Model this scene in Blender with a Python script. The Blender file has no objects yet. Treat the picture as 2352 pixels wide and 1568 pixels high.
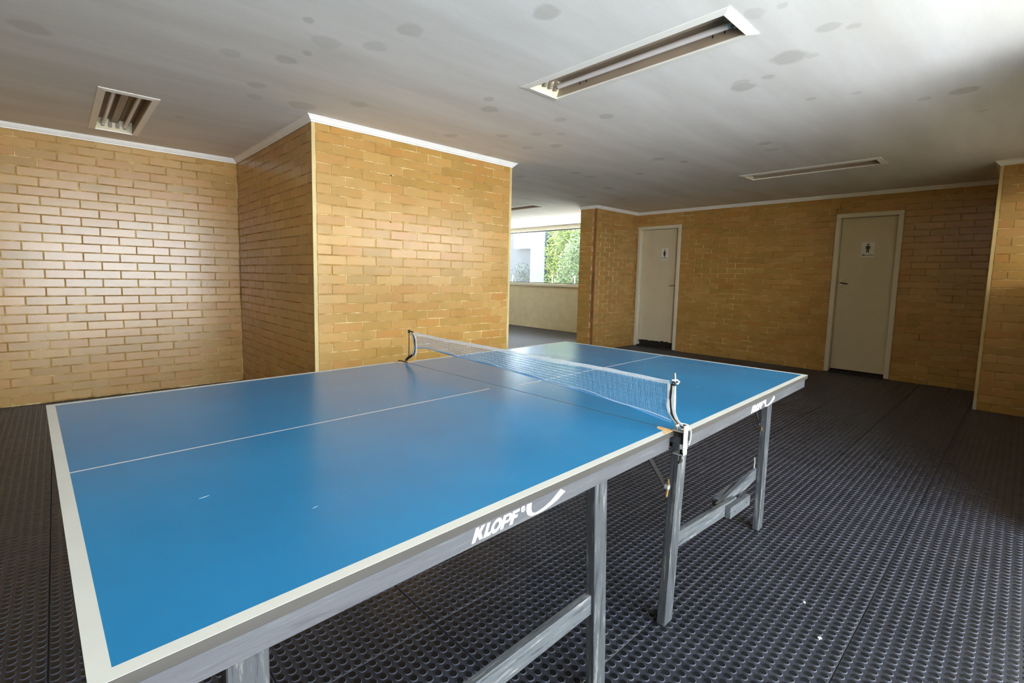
import bpy, bmesh, math, random
from mathutils import Vector, Matrix

R = random.Random(7)
SC = bpy.context.scene
COL = SC.collection
D = bpy.data

# ------------------------------------------------------------------ camera
CAM = Vector((-1.348, -1.462, 1.2179))
F_PX, W_PX, H_PX = 1111.17, 2352.0, 1568.0
U0, V0 = 1176 - 21.66, 784 - 41.15
YAW, PITCH, ROLL = 0.8255, 0.0971, 0.0212


def cam_axes():
    fw = Vector((math.cos(YAW), math.sin(YAW), 0)); left = Vector((-math.sin(YAW), math.cos(YAW), 0)); up = Vector((0, 0, 1))
    c, s = math.cos(PITCH), math.sin(PITCH)
    f2 = fw * c - up * s; u2 = up * c + fw * s
    r = -left
    c, s = math.cos(ROLL), math.sin(ROLL)
    return r * c + u2 * s, u2 * c - r * s, f2


CR, CU, CF = cam_axes()
cd = D.cameras.new('camera')
cd.sensor_width = 36.0
cd.lens = 36.0 * F_PX / W_PX
cd.shift_x = (W_PX / 2 - U0) / W_PX
cd.shift_y = (V0 - H_PX / 2) / W_PX
cd.clip_start = 0.02
cam = D.objects.new('camera', cd)
COL.objects.link(cam)
cam.matrix_world = Matrix(((CR.x, CU.x, -CF.x, CAM.x), (CR.y, CU.y, -CF.y, CAM.y), (CR.z, CU.z, -CF.z, CAM.z), (0, 0, 0, 1)))
SC.camera = cam


def px(p):
    d = Vector(p) - CAM
    z = d.dot(CF)
    if z < 0.05:
        return None
    return U0 + F_PX * d.dot(CR) / z, V0 - F_PX * d.dot(CU) / z, z


def in_view(p, m=60):
    q = px(p)
    return q is not None and -m < q[0] < W_PX + m and -m < q[1] < H_PX + m


# ------------------------------------------------------------------ world, sun, exposure
SC.view_settings.view_transform = 'Standard'
SC.view_settings.look = 'None'
SC.view_settings.gamma = 1.0
SC.view_settings.use_curve_mapping = False
SC.view_settings.exposure = 1.98
SC.cycles.use_denoising = True
SC.cycles.use_guiding = True
SC.cycles.max_bounces = 10
SC.cycles.diffuse_bounces = 7
SC.cycles.glossy_bounces = 4
SC.cycles.transparent_max_bounces = 16
SC.cycles.sample_clamp_indirect = 8.0
SC.cycles.caustics_reflective = False
SC.cycles.caustics_refractive = False

SKY_STRENGTH = 5.0
SUN_STRENGTH = 18.0
wd = D.worlds.new('world')
SC.world = wd
wd.use_nodes = True
wn = wd.node_tree
wn.nodes.clear()
w_out = wn.nodes.new('ShaderNodeOutputWorld')
w_bg = wn.nodes.new('ShaderNodeBackground')
w_tc = wn.nodes.new('ShaderNodeTexCoord')
w_sep = wn.nodes.new('ShaderNodeSeparateXYZ')
w_rmp = wn.nodes.new('ShaderNodeValToRGB')
w_rmp.color_ramp.elements[0].position = 0.0
w_rmp.color_ramp.elements[0].color = (0.84, 0.92, 1.0, 1)
w_rmp.color_ramp.elements[1].position = 1.0
w_rmp.color_ramp.elements[1].color = (0.52, 0.71, 1.0, 1)
wn.links.new(w_tc.outputs['Generated'], w_sep.inputs[0])
wn.links.new(w_sep.outputs['Z'], w_rmp.inputs[0])
wn.links.new(w_rmp.outputs[0], w_bg.inputs['Color'])
w_bg.inputs['Strength'].default_value = SKY_STRENGTH
wn.links.new(w_bg.outputs[0], w_out.inputs['Surface'])

sd = D.lights.new('sun', 'SUN')
sd.energy = SUN_STRENGTH
sd.angle = math.radians(0.6)
sd.color = (1.0, 0.97, 0.93)
sun = D.objects.new('sun', sd)
COL.objects.link(sun)
sun.rotation_euler = Vector((-0.40, -0.25, -0.87)).to_track_quat('-Z', 'Y').to_euler()
sun.location = (20, 8, 25)


# ------------------------------------------------------------------ room dimensions (metres)
H = 2.362          # bottom of the crown moulding
CEIL = 2.407
QL = 4.437         # left wall face
QF = 2.3555        # front of the brick block
PS = 0.148         # side of the block
PE = 2.26
PB = 6.468         # back wall
QS = 3.4545        # nook side
PS1 = 5.243        # nook front
QS2 = 3.79
PP = 5.312         # pillar front
QP = -1.178
PW = 7.141         # window wall
QR = -1.66         # right wall
QO = -3.3          # courtyard opening of the bay behind and right of the camera
P0 = -4.5
Q9 = 9.0



# ------------------------------------------------------------------ materials
def mat(name):
    m = D.materials.new(name)
    m.use_nodes = True
    nt = m.node_tree
    return m, nt, nt.nodes['Principled BSDF']


def srgb(r, g, b):
    f = lambda c: (c / 255 / 12.92) if c / 255 <= 0.04045 else ((c / 255 + 0.055) / 1.055) ** 2.4
    return (f(r), f(g), f(b), 1)


def node(nt, t, **kw):
    n = nt.nodes.new(t)
    for k, v in kw.items():
        setattr(n, k, v)
    return n


def ramp(nt, stops):
    n = node(nt, 'ShaderNodeValToRGB')
    e = n.color_ramp.elements
    while len(e) < len(stops):
        e.new(0.5)
    for i, (p, c) in enumerate(stops):
        e[i].position = p
        e[i].color = c if len(c) == 4 else (*c, 1)
    return n


def noise(nt, scale, detail=4, rough=0.55, vec=None):
    n = node(nt, 'ShaderNodeTexNoise')
    n.inputs['Scale'].default_value = scale
    n.inputs['Detail'].default_value = detail
    n.inputs['Roughness'].default_value = rough
    if vec is not None:
        nt.links.new(vec, n.inputs['Vector'])
    return n


def mapping(nt, scale=(1, 1, 1), src='Object'):
    tc = node(nt, 'ShaderNodeTexCoord')
    mp = node(nt, 'ShaderNodeMapping')
    mp.inputs['Scale'].default_value = scale
    nt.links.new(tc.outputs[src], mp.inputs['Vector'])
    return mp.outputs['Vector']


def bump(nt, b, h, strength=0.2, dist=0.002):
    n = node(nt, 'ShaderNodeBump')
    n.inputs['Strength'].default_value = strength
    n.inputs['Distance'].default_value = dist
    nt.links.new(h, n.inputs['Height'])
    nt.links.new(n.outputs[0], b.inputs['Normal'])


def plain(name, col, rough=0.5, metal=0.0, var=0.0, vscale=8, spec=0.5, bumps=0.0, bscale=60, stretch=(1, 1, 1)):
    m, nt, b = mat(name)
    b.inputs['Roughness'].default_value = rough
    b.inputs['Metallic'].default_value = metal
    b.inputs['Specular IOR Level'].default_value = spec
    if var > 0:
        v = mapping(nt, stretch)
        n = noise(nt, vscale, 5, 0.6, v)
        c = Vector(col[:3])
        r = ramp(nt, [(0.3, (*(c * (1 - var)), 1)), (0.7, (*(c * (1 + var)), 1))])
        nt.links.new(n.outputs['Fac'], r.inputs[0])
        nt.links.new(r.outputs[0], b.inputs['Base Color'])
    else:
        b.inputs['Base Color'].default_value = col
    if bumps > 0:
        n2 = noise(nt, bscale, 4, 0.6, mapping(nt, stretch))
        bump(nt, b, n2.outputs['Fac'], bumps)
    return m


def math_n(nt, op, a, b=None, clamp=False):
    n = node(nt, 'ShaderNodeMath', operation=op, use_clamp=clamp)
    for i, v in enumerate((a, b)):
        if v is None:
            continue
        if isinstance(v, (int, float)):
            n.inputs[i].default_value = v
        else:
            nt.links.new(v, n.inputs[i])
    return n.outputs[0]


def mix_col(nt, fac, a, b, blend='MIX'):
    n = node(nt, 'ShaderNodeMix', data_type='RGBA', blend_type=blend)
    for s, v in ((0, fac), (6, a), (7, b)):
        if isinstance(v, (int, float)):
            n.inputs[s].default_value = v
        elif isinstance(v, tuple):
            n.inputs[s].default_value = v
        else:
            nt.links.new(v, n.inputs[s])
    return n.outputs[2]


def brick_material():
    m, nt, b = mat('glazed_ochre_brick')
    oi = node(nt, 'ShaderNodeObjectInfo')
    ge = node(nt, 'ShaderNodeNewGeometry')
    rnd = math_n(nt, 'FRACT', math_n(nt, 'ADD', oi.outputs['Random'], ge.outputs['Random Per Island']))
    r = ramp(nt, [(0.0, srgb(184, 143, 77)), (0.3, srgb(174, 136, 70)), (0.55, srgb(192, 152, 87)), (0.8, srgb(182, 134, 70)), (1.0, srgb(187, 147, 82))])
    r.color_ramp.interpolation = 'LINEAR'
    nt.links.new(rnd, r.inputs[0])
    tc = node(nt, 'ShaderNodeTexCoord')
    off = node(nt, 'ShaderNodeVectorMath', operation='ADD')
    cmb = node(nt, 'ShaderNodeCombineXYZ')
    for i in range(3):
        nt.links.new(math_n(nt, 'MULTIPLY', rnd, 37.0 + 11 * i), cmb.inputs[i])
    nt.links.new(tc.outputs['Object'], off.inputs[0])
    nt.links.new(cmb.outputs[0], off.inputs[1])
    n1 = noise(nt, 7, 3, 0.5, off.outputs[0])
    r1 = ramp(nt, [(0.35, (0.87, 0.87, 0.80, 1)), (0.5, (1, 1, 1, 1)), (0.68, (1.05, 0.95, 0.82, 1))])
    nt.links.new(n1.outputs['Fac'], r1.inputs[0])
    c = mix_col(nt, 0.6, r.outputs[0], r1.outputs[0], 'MULTIPLY')
    n2 = noise(nt, 90, 4, 0.7, off.outputs[0])
    r2 = ramp(nt, [(0.3, (0.9, 0.9, 0.9, 1)), (0.7, (1.06, 1.06, 1.06, 1))])
    nt.links.new(n2.outputs['Fac'], r2.inputs[0])
    c = mix_col(nt, 0.6, c, r2.outputs[0], 'MULTIPLY')
    nt.links.new(c, b.inputs['Base Color'])
    b.inputs['Roughness'].default_value = 0.26
    b.inputs['Specular IOR Level'].default_value = 0.65
    n3 = noise(nt, 25, 3, 0.5, off.outputs[0])
    bump(nt, b, n3.outputs['Fac'], 0.12, 0.004)
    return m


def mortar_material():
    m, nt, b = mat('cream_mortar')
    v = mapping(nt)
    n = noise(nt, 5.5, 6, 0.72, v)
    r = ramp(nt, [(0.34, srgb(140, 106, 60)), (0.5, srgb(186, 152, 94)), (0.64, srgb(232, 208, 154))])
    nt.links.new(n.outputs['Fac'], r.inputs[0])
    nt.links.new(r.outputs[0], b.inputs['Base Color'])
    b.inputs['Roughness'].default_value = 0.9
    b.inputs['Specular IOR Level'].default_value = 0.2
    return m


STAINS = [(-1.38, 2.04, 0.083), (-0.58, 1.62, 0.056), (-0.4, 0.96, 0.031), (-0.26, 1.12, 0.072), (-0.33, 1.49, 0.059), (-0.33, 2.02, 0.061), (-0.28, 2.25, 0.062), (-0.27, 1.32, 0.028), (-0.57, 3.17, 0.042), (0.02, 2.19, 0.092), (1.0, -0.52, 0.049), (1.02, -0.63, 0.028), (1.37, -0.72, 0.051), (1.58, -0.49, 0.088), (1.64, -0.58, 0.036), (1.43, -0.81, 0.029), (1.77, -0.33, 0.036), (1.82, -0.16, 0.069), (2.32, -0.4, 0.031), (2.81, -0.9, 0.04), (2.8, -1.09, 0.072), (2.4, -0.62, 0.033), (3.21, 0.19, 0.056), (3.47, 0.22, 0.06), (3.34, -1.14, 0.029), (-0.05, 0.98, 0.067), (-0.01, 0.7, 0.065), (0.34, 0.12, 0.066), (0.29, 1.86, 0.063), (1.0, 1.27, 0.065), (0.87, 1.12, 0.044), (1.2, 2.0, 0.063), (1.51, 1.69, 0.059), (1.68, 1.44, 0.053), (1.8, 1.28, 0.042), (1.93, 1.79, 0.051), (2.05, 1.56, 0.059), (1.52, 1.06, 0.055), (1.84, 2.26, 0.04), (1.7, 0.76, 0.06), (1.75, -0.18, 0.05), (1.54, -0.46, 0.043), (3.11, 1.14, 0.068), (3.06, 2.14, 0.047), (3.36, 2.16, 0.073), (4.08, 2.41, 0.066), (2.8, 2.77, 0.062), (3.38, 1.01, 0.047), (4.43, 3.14, 0.083), (4.97, 2.84, 0.094), (3.58, 1.65, 0.053)]


def ceiling_material():
    m, nt, b = mat('painted_ceiling_plaster')
    tc = node(nt, 'ShaderNodeTexCoord')
    nz = noise(nt, 9, 3, 0.5, tc.outputs['Object'])
    sub = node(nt, 'ShaderNodeVectorMath', operation='SUBTRACT'); sub.inputs[1].default_value = (0.5, 0.5, 0.5)
    nt.links.new(nz.outputs['Color'], sub.inputs[0])
    scl = node(nt, 'ShaderNodeVectorMath', operation='SCALE'); scl.inputs['Scale'].default_value = 0.06
    nt.links.new(sub.outputs[0], scl.inputs[0])
    add = node(nt, 'ShaderNodeVectorMath', operation='ADD')
    nt.links.new(tc.outputs['Object'], add.inputs[0]); nt.links.new(scl.outputs[0], add.inputs[1])
    flat = node(nt, 'ShaderNodeVectorMath', operation='MULTIPLY'); flat.inputs[1].default_value = (1, 1, 0)
    nt.links.new(add.outputs[0], flat.inputs[0])
    acc = None
    for x, y, r in STAINS:
        d = node(nt, 'ShaderNodeVectorMath', operation='DISTANCE')
        nt.links.new(flat.outputs[0], d.inputs[0])
        d.inputs[1].default_value = (x, y, 0)
        mr = node(nt, 'ShaderNodeMapRange')
        mr.inputs['From Min'].default_value = r * 0.78
        mr.inputs['From Max'].default_value = r * 1.12
        mr.inputs['To Min'].default_value = R.uniform(0.45, 1.0)
        mr.inputs['To Max'].default_value = 0
        nt.links.new(d.outputs['Value'], mr.inputs['Value'])
        acc = mr.outputs[0] if acc is None else math_n(nt, 'MAXIMUM', acc, mr.outputs[0])
    # trowel streaks along x
    mp = node(nt, 'ShaderNodeMapping')
    mp.inputs['Rotation'].default_value = (0, 0, 0.12)
    mp.inputs['Scale'].default_value = (0.5, 2.6, 1)
    nt.links.new(tc.outputs['Object'], mp.inputs['Vector'])
    st = noise(nt, 1.6, 5, 0.55, mp.outputs[0])
    rs = ramp(nt, [(0.32, srgb(224, 222, 217)), (0.5, srgb(231, 230, 226)), (0.66, srgb(238, 237, 234))])
    nt.links.new(st.outputs['Fac'], rs.inputs[0])
    fine = noise(nt, 160, 3, 0.6, tc.outputs['Object'])
    rf = ramp(nt, [(0.3, (0.95, 0.95, 0.95, 1)), (0.7, (1.03, 1.03, 1.03, 1))])
    nt.links.new(fine.outputs['Fac'], rf.inputs[0])
    c = mix_col(nt, 1.0, rs.outputs[0], rf.outputs[0], 'MULTIPLY')
    c = mix_col(nt, math_n(nt, 'MULTIPLY', acc, 0.85), c, mix_col(nt, 1.0, c, (0.74, 0.74, 0.71, 1), 'MULTIPLY'))
    nt.links.new(c, b.inputs['Base Color'])
    b.inputs['Roughness'].default_value = 0.85
    b.inputs['Specular IOR Level'].default_value = 0.25
    bump(nt, b, fine.outputs['Fac'], 0.1, 0.002)
    return m


def wood_paint(name, dark, mid, light, rough=0.6, axis=2):
    m, nt, b = mat(name)
    s = [80, 80, 80]; s[axis] = 6.0
    v = mapping(nt, tuple(s))
    n = noise(nt, 1.0, 6, 0.7, v)
    r = ramp(nt, [(0.36, dark), (0.45, mid), (0.56, mid), (0.63, light)])
    nt.links.new(n.outputs['Fac'], r.inputs[0])
    nt.links.new(r.outputs[0], b.inputs['Base Color'])
    b.inputs['Roughness'].default_value = rough
    bump(nt, b, n.outputs['Fac'], 0.25, 0.003)
    return m


M_BRICK = brick_material()
M_MORTAR = mortar_material()
M_CEIL = ceiling_material()
M_CROWN = plain('white_crown_paint', srgb(244, 243, 238), 0.55, var=0.04, vscale=5)
M_BEAD = plain('beige_corner_bead', srgb(206, 184, 128), 0.6, var=0.14, vscale=7, stretch=(1, 1, 0.5))
M_BEADDK = plain('worn_brown_corner_bead', srgb(150, 100, 55), 0.6, var=0.25, vscale=7)
M_PLASTER = plain('cream_window_wall_plaster', srgb(222, 210, 178), 0.75, var=0.07, vscale=6, bumps=0.12, bscale=120)
M_DOOR = plain('cream_door_paint', srgb(214, 202, 172), 0.5, var=0.04, vscale=5, bumps=0.05, bscale=200)
M_JAMB = plain('cream_frame_paint', srgb(222, 214, 190), 0.45, var=0.04, vscale=5)
M_DARKGAP = plain('dark_threshold_and_gap', srgb(38, 30, 24), 0.8, var=0.3, vscale=20)
M_WINFRAME = plain('off_white_window_frame', srgb(226, 220, 202), 0.5, var=0.04, vscale=4)
M_RIM = plain('highlight_grey_stud_rim', srgb(72, 72, 79), 0.32, var=0.25, vscale=5)  # lighter grey paints in the light caught by the stud chamfers
M_TILE = plain('dusty_black_rubber', srgb(49, 50, 56), 0.36, var=0.22, vscale=4, spec=0.5, bumps=0.08, bscale=150)
M_STUD = plain('worn_black_rubber_stud', srgb(17, 18, 20), 0.38, var=0.25, vscale=5, spec=0.5)
M_SUBFLOOR = plain('dark_screed', srgb(30, 29, 30), 0.8)
M_BLUE = None


def blue_material():
    m, nt, b = mat('blue_table_paint')
    v = mapping(nt)
    n = noise(nt, 2.2, 4, 0.55, v)
    r = ramp(nt, [(0.3, srgb(21, 112, 158)), (0.7, srgb(28, 122, 168))])
    nt.links.new(n.outputs['Fac'], r.inputs[0])
    nt.links.new(r.outputs[0], b.inputs['Base Color'])
    n3 = noise(nt, 6, 4, 0.6, v)
    mr = node(nt, 'ShaderNodeMapRange'); mr.inputs['To Min'].default_value = 0.19; mr.inputs['To Max'].default_value = 0.25
    nt.links.new(n3.outputs['Fac'], mr.inputs['Value'])
    nt.links.new(mr.outputs[0], b.inputs['Roughness'])
    b.inputs['Specular IOR Level'].default_value = 0.5
    return m


M_BLUE = blue_material()
M_WHITE = plain('white_line_paint', srgb(202, 201, 190), 0.4, var=0.03, vscale=9)
M_BOARDEDGE = plain('bare_board_edge', srgb(56, 52, 46), 0.6, var=0.18, vscale=6, stretch=(0.4, 3, 8))
M_SCRATCH = plain('pale_scratch', srgb(170, 196, 206), 0.6)
M_CHIP = plain('bare_chipboard', srgb(214, 172, 118), 0.85, var=0.15, vscale=40)
M_APRON = wood_paint('grey_apron_paint', srgb(62, 62, 63), srgb(72, 72, 74), srgb(84, 84, 85), 0.5, 0)
M_LEG = wood_paint('weathered_grey_leg_paint', srgb(28, 29, 31), srgb(59, 61, 62), srgb(110, 109, 104), 0.6, 2)
M_STRETCH = wood_paint('weathered_grey_stretcher_paint', srgb(44, 46, 48), srgb(76, 78, 79), srgb(122, 121, 116), 0.6, 0)
M_LOGO = plain('white_print', srgb(246, 246, 246), 0.5)
M_STEEL = plain('bright_steel', srgb(205, 203, 196), 0.28, 1.0)
M_NICKEL = plain('pale_nickel', srgb(168, 166, 158), 0.3, 0.4)
M_DKSTEEL = plain('dark_steel', srgb(46, 44, 42), 0.45, 0.6, var=0.2)
M_BRASS = plain('dull_brass', srgb(190, 150, 95), 0.4, 0.8)
M_TAPEW = plain('white_webbing', srgb(200, 200, 194), 0.8)
M_TAPEB = plain('black_webbing', srgb(24, 24, 26), 0.8)
M_NET = plain('grey_blue_net_strand', srgb(132, 172, 198), 0.6)
M_NETCORD = plain('dark_blue_net_cord', srgb(88, 122, 146), 0.6)
M_HEM = plain('pale_blue_net_hem', srgb(90, 158, 208), 0.6)
M_BANDW = plain('white_net_band', srgb(216, 219, 218), 0.7)
M_LAMPRIM = plain('white_luminaire_rim', srgb(246, 244, 236), 0.4)
M_LAMPIN = plain('dusty_luminaire_trough', srgb(158, 142, 122), 0.45, 0.0, var=0.12, vscale=5)
M_LAMPEND = plain('cream_luminaire_end', srgb(226, 214, 180), 0.45, var=0.05)
M_TUBE = plain('unlit_fluorescent_tube', srgb(220, 214, 210), 0.25)
M_SOCKET = plain('grey_lamp_socket', srgb(150, 140, 126), 0.45)
M_BLACK = plain('black_print', srgb(16, 14, 14), 0.5)
M_SIGN = plain('white_sign_plate', srgb(232, 228, 220), 0.35)
M_CONC = plain('pale_concrete_paving', srgb(192, 190, 186), 0.85, var=0.06, vscale=2)
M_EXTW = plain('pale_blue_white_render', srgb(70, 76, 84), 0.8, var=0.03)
M_EXTG = plain('grey_concrete_render', srgb(58, 58, 58), 0.85, var=0.08, vscale=3)
M_EXTWHITE = plain('white_painted_metal', srgb(246, 246, 246), 0.5)
M_BOUNCEGROUND = plain('pale_bounce_ground', srgb(176, 172, 160), 0.9, var=0.3, vscale=6)
M_DARKGROUND = plain('dark_added_ground', srgb(84, 76, 66), 0.9, var=0.3, vscale=6)
M_BARK = plain('brown_bark', srgb(92, 76, 58), 0.85, var=0.25, vscale=14, stretch=(3, 3, 0.6))


def leaf_material(name, a, bcol):
    m, nt, b = mat(name)
    ge = node(nt, 'ShaderNodeNewGeometry')
    r = ramp(nt, [(0, a), (1, bcol)])
    nt.links.new(ge.outputs['Random Per Island'], r.inputs[0])
    nt.links.new(r.outputs[0], b.inputs['Base Color'])
    b.inputs['Roughness'].default_value = 0.5
    tr = node(nt, 'ShaderNodeBsdfTranslucent')
    nt.links.new(r.outputs[0], tr.inputs['Color'])
    mx = node(nt, 'ShaderNodeMixShader')
    mx.inputs[0].default_value = 0.35
    nt.links.new(b.outputs[0], mx.inputs[1]); nt.links.new(tr.outputs[0], mx.inputs[2])
    out = [n for n in nt.nodes if n.type == 'OUTPUT_MATERIAL'][0]
    nt.links.new(mx.outputs[0], out.inputs['Surface'])
    return m


M_LEAF1 = leaf_material('narrow_yellow_green_leaf', srgb(58, 72, 30), srgb(128, 138, 70))
M_LEAF2 = leaf_material('small_grey_green_leaf', srgb(40, 56, 34), srgb(104, 120, 82))
M_LEAF3 = leaf_material('dusty_grey_leaf', srgb(60, 64, 55), srgb(98, 100, 88))


def glass_material():
    m, nt, b = mat('clear_window_glass')
    nt.nodes.remove(b)
    out = [n for n in nt.nodes if n.type == 'OUTPUT_MATERIAL'][0]
    t = node(nt, 'ShaderNodeBsdfTransparent'); t.inputs[0].default_value = (0.95, 0.97, 0.97, 1)
    g = node(nt, 'ShaderNodeBsdfGlossy'); g.inputs['Roughness'].default_value = 0.02
    fr = node(nt, 'ShaderNodeFresnel'); fr.inputs[0].default_value = 1.45
    mx = node(nt, 'ShaderNodeMixShader')
    ge = node(nt, 'ShaderNodeNewGeometry')
    nt.links.new(math_n(nt, 'MULTIPLY', fr.outputs[0], math_n(nt, 'SUBTRACT', 1.0, ge.outputs['Backfacing'])), mx.inputs[0]); nt.links.new(t.outputs[0], mx.inputs[1]); nt.links.new(g.outputs[0], mx.inputs[2])
    nt.links.new(mx.outputs[0], out.inputs['Surface'])
    return m


M_GLASS = glass_material()


# ------------------------------------------------------------------ helpers
def link(o, parent=None):
    COL.objects.link(o)
    if parent is not None:
        o.parent = parent
    return o


def tag(o, label=None, cat=None, group=None, kind=None):
    if label: o['label'] = label
    if cat: o['category'] = cat
    if group: o['group'] = group
    if kind: o['kind'] = kind
    return o


def empty(name, loc=(0, 0, 0), rz=0.0, parent=None):
    o = D.objects.new(name, None)
    o.location = loc
    o.rotation_euler = (0, 0, rz)
    o.empty_display_size = 0.05
    return link(o, parent)


class MB:
    def __init__(self):
        self.v = []; self.f = []; self.mi = []

    def poly(self, pts, mi=0):
        n = len(self.v)
        self.v += [tuple(p) for p in pts]
        self.f.append(tuple(range(n, n + len(pts)))); self.mi.append(mi)

    def hexa(self, P, mi=0):
        """eight corners: bottom ring 0-3 then top ring 4-7"""
        n = len(self.v)
        self.v += [tuple(p) for p in P]
        for q in ((0, 3, 2, 1), (4, 5, 6, 7), (0, 1, 5, 4), (1, 2, 6, 5), (2, 3, 7, 6), (3, 0, 4, 7)):
            self.f.append(tuple(n + i for i in q)); self.mi.append(mi)
        return self

    def box(self, x0, x1, y0, y1, z0, z1, mi=0):
        return self.hexa([(x0, y0, z0), (x1, y0, z0), (x1, y1, z0), (x0, y1, z0), (x0, y0, z1), (x1, y0, z1), (x1, y1, z1), (x0, y1, z1)], mi)

    def tube(self, pts, r, seg=8, cap=True, mi=0):
        pts = [Vector(p) for p in pts]
        rr = r if isinstance(r, (list, tuple)) else [r] * len(pts)
        n0 = len(self.v)
        up = None
        for i, p in enumerate(pts):
            a = pts[max(i - 1, 0)]; b = pts[min(i + 1, len(pts) - 1)]
            t = (b - a).normalized()
            if up is None:
                up = Vector((0, 0, 1)) if abs(t.z) < 0.9 else Vector((1, 0, 0))
            s = t.cross(up).normalized(); u = s.cross(t).normalized(); up = u
            for k in range(seg):
                an = 2 * math.pi * k / seg
                self.v.append(tuple(p + (s * math.cos(an) + u * math.sin(an)) * rr[i]))
        for i in range(len(pts) - 1):
            for k in range(seg):
                a = n0 + i * seg + k; b = n0 + i * seg + (k + 1) % seg
                self.f.append((a, b, b + seg, a + seg)); self.mi.append(mi)
        if cap:
            self.f.append(tuple(n0 + k for k in reversed(range(seg)))); self.mi.append(mi)
            e = n0 + (len(pts) - 1) * seg
            self.f.append(tuple(e + k for k in range(seg))); self.mi.append(mi)
        return self

    def prism(self, poly, to3, d, mi=0):
        """poly: list of 2D points; to3(u,v,w) -> 3D; extruded from w=0 to w=d"""
        n = len(poly)
        b = len(self.v)
        self.v += [tuple(to3(u, v, 0)) for u, v in poly] + [tuple(to3(u, v, d)) for u, v in poly]
        self.f.append(tuple(b + i for i in range(n))); self.mi.append(mi)
        self.f.append(tuple(b + n + i for i in reversed(range(n)))); self.mi.append(mi)
        for i in range(n):
            j = (i + 1) % n
            self.f.append((b + i, b + n + i, b + n + j, b + j)); self.mi.append(mi)
        return self

    def mesh(self, name, mats, smooth=False, bevel=0.0, fix=True):
        me = D.meshes.new(name)
        me.from_pydata(self.v, [], self.f)
        for m in (mats if isinstance(mats, (list, tuple)) else [mats]):
            me.materials.append(m)
        if any(self.mi):
            me.polygons.foreach_set('material_index', self.mi)
        if fix or bevel:
            bm = bmesh.new(); bm.from_mesh(me)
            if bevel:
                es = [e for e in bm.edges if len(e.link_faces) == 2 and e.calc_face_angle(0) > 0.6]
                bmesh.ops.bevel(bm, geom=es, offset=bevel, segments=1, affect='EDGES', clamp_overlap=True)
            bmesh.ops.recalc_face_normals(bm, faces=bm.faces)
            bm.to_mesh(me); bm.free()
        if smooth:
            me.polygons.foreach_set('use_smooth', [True] * len(me.polygons))
            try:
                me.set_sharp_from_angle(angle=math.radians(40))
            except Exception:
                pass
        me.update()
        return me

    def obj(self, name, mats, parent=None, smooth=False, bevel=0.0, fix=True):
        return link(D.objects.new(name, self.mesh(name, mats, smooth, bevel, fix)), parent)


def struct(o, label=None, cat=None):
    o['kind'] = 'structure'
    if label: o['label'] = label
    if cat: o['category'] = cat
    return o


def dup(root, loc, rz=None):
    r = root.copy(); link(r); r.location = loc
    if rz is not None: r.rotation_euler = (0, 0, rz)
    for ch in list(root.children):
        c = ch.copy(); link(c, r); c.matrix_parent_inverse = ch.matrix_parent_inverse.copy()
        for g in list(ch.children):
            d = g.copy(); link(d, c); d.matrix_parent_inverse = g.matrix_parent_inverse.copy()
    return r


# ------------------------------------------------------------------ floor
FX0, FY0, TS = 0.075, -0.147, 0.5
floor = MB().box(P0 - 0.1, PW + 0.15, QR - 0.15, Q9 + 0.1, -0.16, -0.0075).box(P0 - 0.1, 2.2, QO - 0.1, QR - 0.15, -0.16, -0.0075).obj('floor', M_SUBFLOOR)
struct(floor, 'black studded rubber tile floor of the games room', 'floor')


def tile_meshes():
    t = TS / 2 - 0.0012
    b = MB()
    c = 0.0018
    n = 0
    b.v += [(-t, -t, -0.0075), (t, -t, -0.0075), (t, t, -0.0075), (-t, t, -0.0075),
            (-t, -t, -0.0025 - c), (t, -t, -0.0025 - c), (t, t, -0.0025 - c), (-t, t, -0.0025 - c),
            (-t + c, -t + c, -0.0025), (t - c, -t + c, -0.0025), (t - c, t - c, -0.0025), (-t + c, t - c, -0.0025)]
    for k in range(4):
        j = (k + 1) % 4
        b.f += [(k, j, 4 + j, 4 + k), (4 + k, 4 + j, 8 + j, 8 + k)]
    b.f.append((8, 9, 10, 11))
    b.mi = [0] * len(b.f)
    plate = b.mesh('rubber_tile', M_TILE)
    s = MB(); seg = 14; pitch = TS / 15; r = 0.0132
    for i in range(15):
        for j in range(15):
            x = -TS / 2 + pitch * (i + 0.5); y = -TS / 2 + pitch * (j + 0.5)
            n0 = len(s.v)
            for rad, z in ((r, -0.0026), (r - 0.0002, -0.0011), (r - 0.0019, 0.0)):
                for k in range(seg):
                    a = 2 * math.pi * k / seg
                    s.v.append((x + rad * math.cos(a), y + rad * math.sin(a), z))
            for q in (0, 1):
                for k in range(seg):
                    a = n0 + q * seg + k; bb = n0 + q * seg + (k + 1) % seg
                    s.f.append((a, bb, bb + seg, a + seg)); s.mi.append(1 if q else 1)
            s.f.append(tuple(n0 + 2 * seg + k for k in range(seg))); s.mi.append(0)
    studs = s.mesh('studs', [M_STUD, M_RIM])
    return plate, studs


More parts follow.
